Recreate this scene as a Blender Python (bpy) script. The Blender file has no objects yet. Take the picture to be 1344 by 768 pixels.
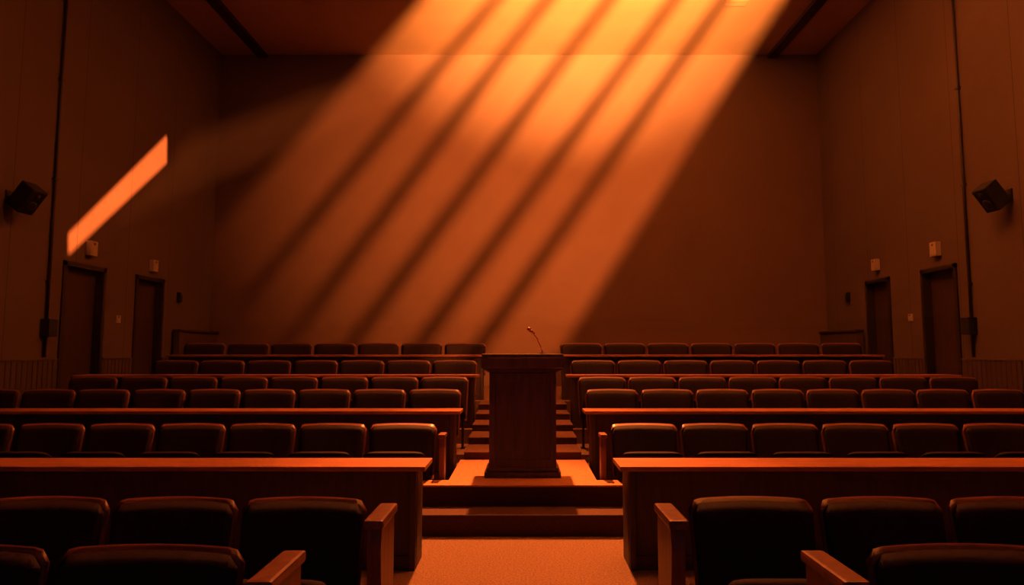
import bpy, bmesh, math, random
from mathutils import Vector, Matrix
random.seed(4)
sc=bpy.context.scene
try:
    sc.view_settings.view_transform='Standard'; sc.view_settings.look='None'
except Exception: pass
col=sc.collection

# ---------------- materials ----------------
def mat(name,base,rough=.6,var=.25,scale=6.0,bump=.1,bscale=60.,metal=0,spec=.5,stretch=(1,1,1)):
    m=bpy.data.materials.new(name); m.use_nodes=True
    nt=m.node_tree; N=nt.nodes; L=nt.links
    b=N['Principled BSDF']
    tc=N.new('ShaderNodeTexCoord'); mp=N.new('ShaderNodeMapping'); mp.inputs['Scale'].default_value=stretch
    L.new(tc.outputs['Object'],mp.inputs['Vector'])
    n=N.new('ShaderNodeTexNoise'); n.inputs['Scale'].default_value=scale; n.inputs['Detail'].default_value=6
    L.new(mp.outputs[0],n.inputs['Vector'])
    r=N.new('ShaderNodeValToRGB')
    r.color_ramp.elements[0].position=.3; r.color_ramp.elements[1].position=.7
    r.color_ramp.elements[0].color=tuple(c*(1-var) for c in base)+(1,)
    r.color_ramp.elements[1].color=tuple(min(1,c*(1+var)) for c in base)+(1,)
    L.new(n.outputs['Fac'],r.inputs[0]); L.new(r.outputs[0],b.inputs['Base Color'])
    n2=N.new('ShaderNodeTexNoise'); n2.inputs['Scale'].default_value=bscale; n2.inputs['Detail'].default_value=3
    L.new(mp.outputs[0],n2.inputs['Vector'])
    bp=N.new('ShaderNodeBump'); bp.inputs['Strength'].default_value=bump; bp.inputs['Distance'].default_value=.01
    L.new(n2.outputs['Fac'],bp.inputs['Height']); L.new(bp.outputs[0],b.inputs['Normal'])
    b.inputs['Roughness'].default_value=rough; b.inputs['Metallic'].default_value=metal
    b.inputs['Specular IOR Level'].default_value=spec
    m['ramp']=r.name
    return m
def add_seams(m,axis,pitch,width,dark,off=0.):
    nt=m.node_tree;N=nt.nodes;L=nt.links;b=N['Principled BSDF']
    r=N[m['ramp']]
    tc=N.new('ShaderNodeTexCoord'); s=N.new('ShaderNodeSeparateXYZ'); L.new(tc.outputs['Object'],s.inputs[0])
    a=N.new('ShaderNodeMath');a.operation='ADD';a.inputs[1].default_value=off+100*pitch;L.new(s.outputs[axis],a.inputs[0])
    d=N.new('ShaderNodeMath');d.operation='MODULO';d.inputs[1].default_value=pitch;L.new(a.outputs[0],d.inputs[0])
    l=N.new('ShaderNodeMath');l.operation='LESS_THAN';l.inputs[1].default_value=width;L.new(d.outputs[0],l.inputs[0])
    mx=N.new('ShaderNodeMix');mx.data_type='RGBA';mx.blend_type='MULTIPLY'
    mx.inputs['B'].default_value=(dark,dark,dark,1)
    L.new(l.outputs[0],mx.inputs['Factor']);L.new(r.outputs[0],mx.inputs['A']);L.new(mx.outputs['Result'],b.inputs['Base Color'])
M_back=mat('plaster_back',(.165,.098,.074),.85,.05,1.2,.12,40,spec=.15)
M_side=mat('panel_side',(.115,.077,.068),.8,.07,1.0,.10,50,spec=.25); add_seams(M_side,'Y',1.35,.014,.55,.55)
M_ceil=mat('ceiling_paint',(.36,.22,.14),.85,.05,1.5,.1,40,spec=.2)
M_floor=mat('carpet',(.21,.118,.082),.95,.35,70,1.0,180,spec=.1)
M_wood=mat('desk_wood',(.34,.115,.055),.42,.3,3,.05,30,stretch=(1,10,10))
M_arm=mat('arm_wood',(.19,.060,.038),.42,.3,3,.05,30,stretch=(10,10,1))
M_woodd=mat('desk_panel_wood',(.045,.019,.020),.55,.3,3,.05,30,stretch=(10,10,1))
M_lect=mat('lectern_wood',(.070,.028,.024),.45,.3,4,.05,30,stretch=(8,8,1))
M_fab=mat('seat_fabric',(.022,.0095,.015),.7,.2,30,.3,300,spec=.2)
M_shell=mat('seat_shell',(.18,.058,.042),.38,.2,8,.05,60)
M_metal=mat('dark_metal',(.03,.025,.025),.45,.1,8,.02,60,metal=.6)
M_cond=mat('painted_conduit',(.045,.028,.025),.6,.1,8,.02,60)
M_black=mat('speaker_black',(.012,.011,.013),.6,.1,20,.3,200)
M_door=mat('door_wood',(.045,.022,.022),.5,.2,3,.05,30,stretch=(8,8,1))
M_frame=mat('door_frame',(.022,.013,.013),.5,.1,3,.02,30)
M_white=mat('plastic_white',(.42,.34,.27),.5,.05,5,.02,60)
M_wains=mat('wainscot_wood',(.075,.044,.04),.6,.2,3,.05,30,stretch=(8,8,1))
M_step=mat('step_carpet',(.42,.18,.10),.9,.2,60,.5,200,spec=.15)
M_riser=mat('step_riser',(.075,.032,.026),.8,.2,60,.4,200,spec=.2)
M_tread=mat('aisle_tread_carpet',(.12,.055,.04),.9,.25,60,.5,200,spec=.1)

# ---------------- mesh helpers ----------------
class MB:
    def __init__(s): s.bm=bmesh.new(); s.mats=[]
    def mi(s,m):
        if m not in s.mats: s.mats.append(m)
        return s.mats.index(m)
    def box(s,x0,x1,y0,y1,z0,z1,m,bev=0,rot=None):
        x0,x1=min(x0,x1),max(x0,x1)
        t=bmesh.new(); bmesh.ops.create_cube(t,size=1)
        for v in t.verts:
            v.co=Vector(((x0+x1)/2+v.co.x*(x1-x0),(y0+y1)/2+v.co.y*(y1-y0),(z0+z1)/2+v.co.z*(z1-z0)))
        if bev>0: bmesh.ops.bevel(t,geom=t.edges[:],offset=bev,segments=2,affect='EDGES',profile=.6)
        s.add(t,m,rot)
    def add(s,t,m,mtx=None,smooth=False):
        i=s.mi(m); mp={}
        for v in t.verts: mp[v]=s.bm.verts.new(mtx@v.co if mtx else v.co)
        for f in t.faces:
            try: nf=s.bm.faces.new([mp[v] for v in f.verts])
            except ValueError: continue
            nf.material_index=i; nf.smooth=smooth
        t.free()
    def cyl(s,p0,p1,r,m,seg=16,r2=None):
        p0=Vector(p0);p1=Vector(p1);d=p1-p0
        t=bmesh.new(); bmesh.ops.create_cone(t,cap_ends=True,segments=seg,radius1=r,radius2=r if r2 is None else r2,depth=d.length)
        q=d.to_track_quat('Z','Y').to_matrix().to_4x4()
        s.add(t,m,Matrix.Translation((p0+p1)/2)@q,True)
    def sphere(s,c,r,m,sc_=(1,1,1)):
        t=bmesh.new(); bmesh.ops.create_uvsphere(t,u_segments=16,v_segments=10,radius=r)
        s.add(t,m,Matrix.Translation(c)@Matrix.Diagonal((*sc_,1)),True)
    def tube(s,pts,r,m,seg=10):
        for a,b in zip(pts[:-1],pts[1:]): s.cyl(a,b,r,m,seg)
        for p in pts[1:-1]: s.sphere(p,r,m)
    def pillow(s,fn,nu,nv,m):
        t=bmesh.new(); F={};B={}
        for i in range(nu+1):
            for j in range(nv+1):
                u=-1+2*i/nu; v=-1+2*j/nv
                F[i,j]=t.verts.new(fn(u,v,1))
                edge=i in(0,nu) or j in(0,nv)
                B[i,j]=F[i,j] if edge else t.verts.new(fn(u,v,-1))
        for i in range(nu):
            for j in range(nv):
                t.faces.new([F[i,j],F[i+1,j],F[i+1,j+1],F[i,j+1]])
                q=[B[i,j],B[i,j+1],B[i+1,j+1],B[i+1,j]]
                if len(set(q))>2:
                    try:t.faces.new(q)
                    except ValueError:pass
        bmesh.ops.recalc_face_normals(t,faces=t.faces[:])
        s.add(t,m,None,True)
    def mesh(s,name):
        me=bpy.data.meshes.new(name); s.bm.to_mesh(me); s.bm.free()
        for m in s.mats: me.materials.append(m)
        return me
    def obj(s,name,loc=(0,0,0)):
        me=s.mesh(name); o=bpy.data.objects.new(name,me); o.location=loc; col.objects.link(o); return o

XL,XR=-7.05,6.88; YB=14.8; YF=-1.5; ZC=8.5
# ---------------- room shell ----------------
b=MB(); b.box(XL-.4,XR+.4,YB,YB+.2,-.2,ZC+.2,M_back); b.obj('wall_back')
LD=[(9.97,11.0),(11.86,12.8)]; RD=[(10.3,11.24),(12.2,13.06)]
ZD0,ZD1=.8,2.98
def side_wall(name,x,sgn,doors):
    b=MB(); xa,xb=sorted((x,x+sgn*.3)); y=YF
    for (a,c) in doors:
        b.box(xa,xb,y,a,-.2,ZC+.2,M_side); b.box(xa,xb,a,c,ZD1,ZC+.2,M_side); b.box(xa,xb,a,c,-.2,ZD0,M_side); y=c
    b.box(xa,xb,y,YB,-.2,ZC+.2,M_side); b.obj(name)
side_wall('wall_left',XL,-1,LD); side_wall('wall_right',XR,1,RD)
b=MB(); b.box(XL-.3,XR+.3,YF,YB+.2,ZC,ZC+.15,M_ceil); b.obj('ceiling')
for i,x in enumerate((-6.08,5.84)):
    b=MB(); b.box(x-.11,x+.11,YF,YB,ZC-.09,ZC,M_frame,.01); b.obj('trim_%d'%(i+1))
T=[(YF,6.9,0.),(6.9,8.35,.2),(8.35,9.3,.3),(9.3,10.5,.5),(10.5,YB,.8)]
b=MB()
for a,c,z in T: b.box(XL,XR,a,c,-.2,z,M_floor)
b.obj('floor')
def zf(y):
    for a,c,z in T:
        if a<=y<c: return z
b=MB()
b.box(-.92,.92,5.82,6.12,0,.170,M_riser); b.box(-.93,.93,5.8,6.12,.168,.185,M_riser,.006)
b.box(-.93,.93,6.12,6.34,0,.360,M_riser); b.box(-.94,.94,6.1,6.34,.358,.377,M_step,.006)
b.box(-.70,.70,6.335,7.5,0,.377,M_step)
b.obj('stage_platform')
b=MB()
z=.377
for i,y in enumerate((7.5,8.1,8.7,9.3,9.9)):
    z+=.0846; ye=10.52 if i==4 else y+.6
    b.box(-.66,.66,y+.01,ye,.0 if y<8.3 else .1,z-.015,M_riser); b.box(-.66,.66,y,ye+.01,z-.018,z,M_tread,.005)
b.obj('aisle_staircase')

# doors
def door(n,x,sgn,a,c):
    b=MB(); w=.07; dx=.12*sgn; bx=b.box
    bx(x-sgn*.025,x+sgn*.25,a,a+w,ZD0,ZD1,M_frame); bx(x-sgn*.025,x+sgn*.25,c-w,c,ZD0,ZD1,M_frame)
    bx(x-sgn*.025,x+sgn*.25,a,c,ZD1-w,ZD1,M_frame)
    bx(x+dx,x+dx+sgn*.05,a+w,c-w,ZD0,ZD1-w,M_door)
    yh=a+w+.08
    b.cyl((x+dx,yh,ZD0+1.0),(x+dx-sgn*.05,yh,ZD0+1.0),.012,M_metal)
    b.cyl((x+dx-sgn*.05,yh,ZD0+1.0),(x+dx-sgn*.05,yh+.12,ZD0+1.0),.01,M_metal)
    bx(x+dx,x+dx-sgn*.01,yh-.03,yh+.03,ZD0+.9,ZD0+1.12,M_metal)
    b.obj('door_%d'%n)
n=1
for a,c in LD: door(n,XL,-1,a,c); n+=1
for a,c in RD: door(n,XR,1,a,c); n+=1

def wains(n,x,sgn,doors):
    b=MB(); y=YF+.02
    segs=[];p=YF
    for a,c in doors: segs.append((p,a-.01)); p=c+.01
    segs.append((p,YB))
    for a,c in segs:
        b.box(x,x-sgn*.02,a,c,0.8 if a>10.5 else 0.0,1.45,M_wains)
        b.box(x,x-sgn*.035,a,c,1.45,1.475,M_wains,.006)
        yy=a+.05
        while yy<c-.05:
            b.box(x-sgn*.02,x-sgn*.03,yy,yy+.07,0.8 if yy>10.4 else .5,1.45,M_wains); yy+=.1
    b.obj('trim_%d'%n)
wains(3,XL,-1,LD); wains(4,XR,1,RD)

for sgn,x in ((-1,XL),(1,XR)):
    b=MB()
    b.box(x-sgn*.05,x-sgn*.18,13.15,14.78,.8,1.97,M_wains,.01)
    b.box(x-sgn*.05,x-sgn*.21,13.12,14.79,1.97,2.02,M_woodd,.01)
    b.obj('low_partition')

def conduit(x,sgn,y,zb):
    xx=x-sgn*.03; b=MB()
    b.cyl((xx,y,1.5),(xx,y,ZC-.002),.022,M_cond)
    zz=2.6
    while zz<8.3:
        b.box(x,x-sgn*.06,y-.035,y+.035,zz,zz+.03,M_cond); zz+=1.55
    b.box(x-.001*sgn,x-sgn*.14,y-.09,y+.09,zb-.13,zb+.13,M_black,.01)
    b.obj('electrical_conduit')
conduit(XL,-1,9.66,1.93); conduit(XR,1,10.0,1.97)
def wallbox(name,x,sgn,y,z,w,h,d,m,detail=True):
    b=MB(); b.box(x,x-sgn*d,y-w/2,y+w/2,z-h/2,z+h/2,m,.008 if d>.03 else .003)
    if detail:
        b.box(x-sgn*d,x-sgn*(d+.008),y-w*.3,y+w*.3,z-h*.35,z+h*.1,m,.002)
        b.cyl((x-sgn*d,y,z+h*.3),(x-sgn*(d+.01),y,z+h*.3),w*.12,M_shell)
    b.obj(name)
wallbox('emergency_light',XL,-1,10.55,3.25,.17,.24,.09,M_white)
wallbox('emergency_light',XL,-1,12.35,3.2,.16,.22,.09,M_white)
wallbox('thermostat',XL,-1,13.35,2.68,.10,.2,.08,M_black)
wallbox('light_switch',XL,-1,11.4,2.14,.12,.13,.02,M_white)
wallbox('emergency_light',XR,1,10.75,3.27,.17,.24,.09,M_white)
wallbox('emergency_light',XR,1,12.6,3.25,.16,.22,.09,M_white)
wallbox('thermostat',XR,1,13.75,2.72,.10,.2,.08,M_black)
wallbox('light_switch',XR,1,11.6,2.18,.12,.13,.02,M_white)
def speaker(x,sgn,y,z):
    b=MB()
    R=Matrix.Translation((x-sgn*.26,y,z))@Matrix.Rotation(math.radians(6)*sgn,4,'Z')@Matrix.Rotation(math.radians(-38)*sgn,4,'Y')
    b.box(-.12,.12,-.12,.12,-.19,.19,M_black,.015,rot=R)
    f=-.125*sgn
    b.box(f,f+.01*sgn,-.105,.105,-.175,.175,M_metal,.003,rot=R)
    for zz,r in ((-.06,.08),(.10,.04)):
        b.cyl(R@Vector((f,0,zz)),R@Vector((f-.008*sgn,0,zz)),r,M_black,24,r*.8)
    b.cyl((x,y,z+.02),(x-sgn*.2,y,z),.02,M_metal)
    b.box(x,x-sgn*.02,y-.06,y+.06,z-.08,z+.1,M_metal)
    b.obj('wall_speaker')
speaker(XL,-1,8.83,3.68); speaker(XR,1,9.1,3.77)
for x in (-4.15,4.25):
    b=MB(); b.box(x-.24,x+.24,12.38,12.62,ZC-.008,ZC,M_ceil,.002)
    for i in range(4): b.box(x-.2,x+.2,12.41+i*.05,12.43+i*.05,ZC-.012,ZC-.008,M_ceil)
    b.obj('ceiling_vent')

# ---------------- chair ----------------
def chair_mesh(w,h):
    b=MB()
    zb=.40; H=h-zb
    def yb(z): return -.10*max(0,1-(z-zb)/H)**1.2
    def shape(u,v,wid,z0,z1,r):
        x=u*wid/2*(1-.045*(1-v)/2)
        k=max(0,abs(u)-.82)/.18
        z=z0+(z1-z0)*(v+1)/2
        z-= (r*(k**2.6)+.010*u*u)*max(0,v)
        return x,z
    def back(u,v,s):
        x,z=shape(u,v,w*.955,zb,h-.016,.04)
        e=max(0,(1-abs(u)**10)*(1-abs(v)**10))
        y=yb(z)-.012+.027*(1-u*u)
        return Vector((x, y-(.022*e**.5 if s>0 else -.006), z))
    b.pillow(back,18,12,M_fab)
    def shell(u,v,s):
        x,z=shape(u,v,w,zb-.03,h,.045)
        e=1 if (abs(u)<.999 and abs(v)<.999) else .0
        y=yb(z)+.010+.027*(1-u*u)
        return Vector((x,y+(-.010 if s>0 else .016)*e,z))
    b.pillow(shell,20,12,M_shell)
    ang=math.radians(34); L=.42; py,pz=-.10,.43
    def seat(u,v,s):
        wid=w*.90*(1-.05*(v+1)/2)
        l=(v+1)/2*L - .035*(max(0,(abs(u)-.75)/.25)**2)*max(0,v)
        x=u*wid/2
        e=max(0,(1-abs(u)**6)*(1-abs(v)**6))**.5
        n=.045*e if s>0 else -.03*e
        y=py-l*math.cos(ang)+n*math.sin(ang)
        z=pz+l*math.sin(ang)+n*math.cos(ang)
        return Vector((x,y,z))
    b.pillow(seat,12,10,M_fab)
    for sx in (-1,1):
        x=sx*w*.40
        b.box(x-.015,x+.015,-.13,-.07,0.012,.50,M_metal,.004)
        b.box(x-.03,x+.03,-.13,.03,0,.015,M_metal,.003)
    b.box(-w*.40,w*.40,-.125,-.085,.38,.42,M_metal,.004)
    return b.mesh('auditorium_chair')
def end_panel_mesh(h,t=.07,d=.36):
    b=MB()
    bmx=bmesh.new()
    q=d/.36
    pr=[(-d+.08*q,0),(0,0),(0,h-.035),(-d+.02*q,h-.035),(-d+.0,h-.12),(-d+.06*q,.35)]
    vs=[bmx.verts.new((-t/2*.7,y,z)) for y,z in pr]; f=bmx.faces.new(vs)
    r=bmesh.ops.extrude_face_region(bmx,geom=[f]); bmesh.ops.translate(bmx,verts=[g for g in r['geom'] if isinstance(g,bmesh.types.BMVert)],vec=(t*.7,0,0))
    bmesh.ops.recalc_face_normals(bmx,faces=bmx.faces[:])
    bmesh.ops.bevel(bmx,geom=bmx.edges[:],offset=.006,segments=2,affect='EDGES')
    b.add(bmx,M_arm)
    b.box(-t/2,t/2,-d-.015,.015,h-.04,h,M_arm,.012)
    return b.mesh('seat_end_panel')

ROWS=[
 (2.42,.90,.700,.98,1.22,3,3,(.82,1.04),.885,.30),
 (3.15,.91,.605,.72,.77,6,6,(.63,.66),.885,.30),
 (6.52,.885,.690,.83,.84,8,8,(.775,.775),.80,.16),
 (7.98,.935,.665,.73,.74,9,9,None,0,0),
 (8.95,.945,.680,.72,.73,8,8,None,0,0),
 (10.15,.95,.715,.69,.72,7,7,None,0,0),
 (11.45,.93,.755,.62,.64,7,7,None,0,0),
]
for (D,h,p,xl,xr,nl,nr,pc,ph,pd) in ROWS:
    me=chair_mesh(p*.97,h); z=zf(D-.1)
    for sgn,x0,nn in ((-1,xl,nl),(1,xr,nr)):
        for i in range(nn):
            o=bpy.data.objects.new('auditorium_chair',me); col.objects.link(o)
            o.location=(sgn*(x0+p*(i+.5)),D+random.uniform(-.006,.006),z)
            o.rotation_euler[2]=math.radians(random.uniform(-.5,.5))
    if pc:
        pm=end_panel_mesh(ph,.085 if pd>.2 else .07,pd)
        for sgn,px in ((-1,pc[0]),(1,pc[1])):
            o=bpy.data.objects.new('seat_end_panel',pm); col.objects.link(o); o.location=(sgn*px,D,z)

# ---------------- desks ----------------
def desk(y0,y1,ztop,xa,xe,sgn):
    z0=zf((y0+y1)/2); b=MB()
    def bx(a,c,*r): b.box(sgn*a,sgn*c,*r)
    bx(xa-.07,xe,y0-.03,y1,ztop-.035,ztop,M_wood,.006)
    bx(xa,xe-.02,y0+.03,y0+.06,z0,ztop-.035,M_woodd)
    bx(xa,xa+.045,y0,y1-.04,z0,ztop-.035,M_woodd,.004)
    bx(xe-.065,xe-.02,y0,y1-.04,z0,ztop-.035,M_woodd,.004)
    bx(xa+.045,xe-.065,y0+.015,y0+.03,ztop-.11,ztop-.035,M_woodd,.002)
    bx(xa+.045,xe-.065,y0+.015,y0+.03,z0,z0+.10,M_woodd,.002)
    b.obj('long_desk')
for y0,y1,zt,xa,xeL,xeR in ((4.93,5.3,.75,.785,6.9,6.75),(7.15,7.48,.95,.74,6.9,6.75),(9.42,9.75,1.25,.70,6.42,6.25),(10.66,10.95,1.53,.64,5.75,5.85)):
    desk(y0,y1,zt,xa,xeL,-1); desk(y0,y1,zt,xa,xeR,1)

# ---------------- lectern + microphone ----------------
b=MB(); zb=.377; y0=6.42
def taper(ya,yb_,z0,z1,w0,w1,m):
    t=bmesh.new(); bmesh.ops.create_cube(t,size=1)
    for v in t.verts:
        top=v.co.z>0; w=w1 if top else w0
        v.co=Vector((v.co.x*w*2,(ya+yb_)/2+v.co.y*(yb_-ya),z1 if top else z0))
    bmesh.ops.bevel(t,geom=t.edges[:],offset=.005,segments=2,affect='EDGES'); b.add(t,m)
b.box(-.37,.37,y0,y0+.50,zb,zb+.055,M_lect,.008)
b.box(-.35,.35,y0+.015,y0+.49,zb+.055,zb+.095,M_lect,.012)
b.box(-.325,.325,y0+.04,y0+.46,zb+.09,1.40,M_lect,.006)
b.box(-.325,-.27,y0+.025,y0+.045,zb+.095,1.38,M_lect,.004); b.box(.27,.325,y0+.025,y0+.045,zb+.095,1.38,M_lect,.004)
b.box(-.27,.27,y0+.025,y0+.045,1.30,1.38,M_lect,.004); b.box(-.27,.27,y0+.025,y0+.045,zb+.095,zb+.17,M_lect,.004)
taper(y0+.0,y0+.47,1.385,1.425,.33,.395,M_lect)
b.box(-.405,.405,y0-.03,y0+.49,1.425,1.535,M_lect,.012)
b.box(-.40,.40,y0-.01,y0+.48,1.535,1.555,M_wood,.006)
b.box(-.40,.40,y0-.02,y0+.01,1.535,1.565,M_lect,.006)
b.obj('lectern',(.0,0,0))
b=MB(); 
b.cyl((.20,6.62,1.555),(.20,6.62,1.575),.03,M_metal,20)
b.tube([(.20,6.62,1.57),(.185,6.62,1.63),(.155,6.61,1.70),(.115,6.59,1.765)],.007,M_shell)
b.cyl((.115,6.59,1.765),(.065,6.565,1.81),.011,M_shell,14,.018); b.sphere((.063,6.564,1.812),.021,M_shell)
b.obj('gooseneck_microphone')

# ---------------- lights ----------------
def spot(name,loc,target,power,colr,cone,blend,rad):
    l=bpy.data.lights.new(name,'SPOT'); l.energy=power; l.color=colr; l.spot_size=math.radians(cone); l.spot_blend=blend; l.shadow_soft_size=rad
    o=bpy.data.objects.new(name,l); o.location=loc; d=Vector(target)-Vector(loc)
    o.rotation_euler=d.to_track_quat('-Z','Y').to_euler(); col.objects.link(o); return o
S=Vector((2.02,.8,4.5)); k=.05
spot('added_beam_light',S,(1.0,YB,6.6),18000,(1,.225,.042),66,1,.012)  # added lamp out of view, throws the striped beam on the back wall
spot('added_beam_hot_light',S,(1.2,YB,12.2),135000,(1,.335,.066),49,1,.012)  # second added lamp at the same spot, brightens the top of the beam
def wline(xt,xb_,z): return xt+(xb_-xt)*(8.35-z)/(8.35-1.94)
b=MB()
def blade(xt0,xb0,wt,wb,zhi=13.5,zlo=-3.0):
    t=bmesh.new()
    pts=[]
    for z in (zhi,zlo):
        c=wline(xt0,xb0,z)
        w=wline(wt,wb,z)
        for s in (-1,1):
            pts.append(S+k*(Vector((c+s*w/2,YB,z))-S))
    vs=[t.verts.new(p) for p in (pts[0],pts[1],pts[3],pts[2])]
    f=t.faces.new(vs); r=bmesh.ops.extrude_face_region(t,geom=[f])
    bmesh.ops.translate(t,verts=[g for g in r['geom'] if isinstance(g,bmesh.types.BMVert)],vec=(0,-.003,0))
    b.add(t,M_black)
for xt,xb_ in ((3.69,-.79),(2.48,-2.16),(.93,-3.71),(-.55,-5.17),(-1.84,-6.9)): blade(xt,xb_,.32,.44)  # blades laid out backwards from the wanted stripe shadows
blade(5.15+6,1.05+6,12,12)
blade(-3.6-4.5,-9.0-4.5,9,9)
b.box(S.x-.12,S.x+.12,S.y-.30,S.y-.05,S.z-.12,S.z+.12,M_black,.01)
b.cyl((S.x,S.y-.17,S.z+.1),(S.x,S.y-.17,ZC),.02,M_black)
b.obj('added_stripe_mask')  # unseen blades and housing, added to cut the beam into stripes

S2=Vector((5.2,8.6,8.1)); k2=.05
P=[Vector((XL,12.66,5.84)),Vector((XL,12.70,5.30)),Vector((XL,10.08,3.08)),Vector((XL,10.05,3.40))]
cen=sum(P,Vector())/4
spot('added_sun_patch_light',S2,cen,78000,(1,.205,.038),26,.2,.003)  # added lamp, stands in for sun falling on the left wall
b=MB(); t=bmesh.new()
inn=[S2+k2*(p-S2) for p in P]
dirn=(cen-S2).normalized(); right=dirn.cross(Vector((0,0,1))).normalized(); up=right.cross(dirn)
c2=S2+k2*(cen-S2); q=.3
sq=[c2+right*sx*q+up*sz*q for sx,sz in ((1,1),(1,-1),(-1,-1),(-1,1))]
vi=[t.verts.new(p) for p in inn]
best=None
for rev in (0,1):
    for r in range(4):
        s_=(sq[::-1] if rev else sq); s_=s_[r:]+s_[:r]
        cost=sum((a-b_).length for a,b_ in zip(inn,s_))
        if best is None or cost<best[0]: best=(cost,s_)
vo=[t.verts.new(p) for p in best[1]]
for i in range(4):
    j=(i+1)%4; t.faces.new([vi[i],vi[j],vo[j],vo[i]])
b.add(t,M_black)
b.box(S2.x-.02,S2.x+.02,S2.y-.02,S2.y+.02,S2.z+.06,ZC,M_black)
b.obj('added_sun_patch_mask')  # unseen plate, its hole shaped to give the sun patch its outline

spot('downlight_bulb',(0,9.3,8.35),(0,5.4,.2),15000,(1,.245,.043),32,1,.10)
spot('downlight_wide_bulb',(0,9.3,8.35),(0,6.0,.2),3000,(1,.23,.05),86,1,.10)
b=MB(); b.cyl((0,9.3,8.499),(0,9.3,8.38),.16,M_black,24); b.cyl((0,9.3,8.38),(0,9.3,8.36),.17,M_metal,24,.15); b.obj('ceiling_downlight')

# haze in the air of the hall
b=MB(); hm=bpy.data.materials.new('air_haze'); hm.use_nodes=True; nt=hm.node_tree
nt.nodes.remove(nt.nodes['Principled BSDF']); vs=nt.nodes.new('ShaderNodeVolumeScatter')
vs.inputs['Color'].default_value=(1,.85,.75,1); vs.inputs['Density'].default_value=.008; vs.inputs['Anisotropy'].default_value=0
nt.links.new(vs.outputs[0],nt.nodes['Material Output'].inputs['Volume'])
b.box(-6.45,6.3,9.1,YB-.03,2.1,8.34,hm); b.obj('dusty_air')

w=bpy.data.worlds.new('World'); sc.world=w; w.use_nodes=True
w.node_tree.nodes['Background'].inputs[0].default_value=(1,.6,.75,1); w.node_tree.nodes['Background'].inputs[1].default_value=.030

cam=bpy.data.cameras.new('camera'); co=bpy.data.objects.new('camera',cam); col.objects.link(co)
cam.sensor_width=36; cam.lens=36*860/1344; cam.shift_x=-14/1344
co.location=(0,0,1.6); co.rotation_euler=(math.radians(90+5.05),0,0)
cam.clip_end=100
sc.camera=co
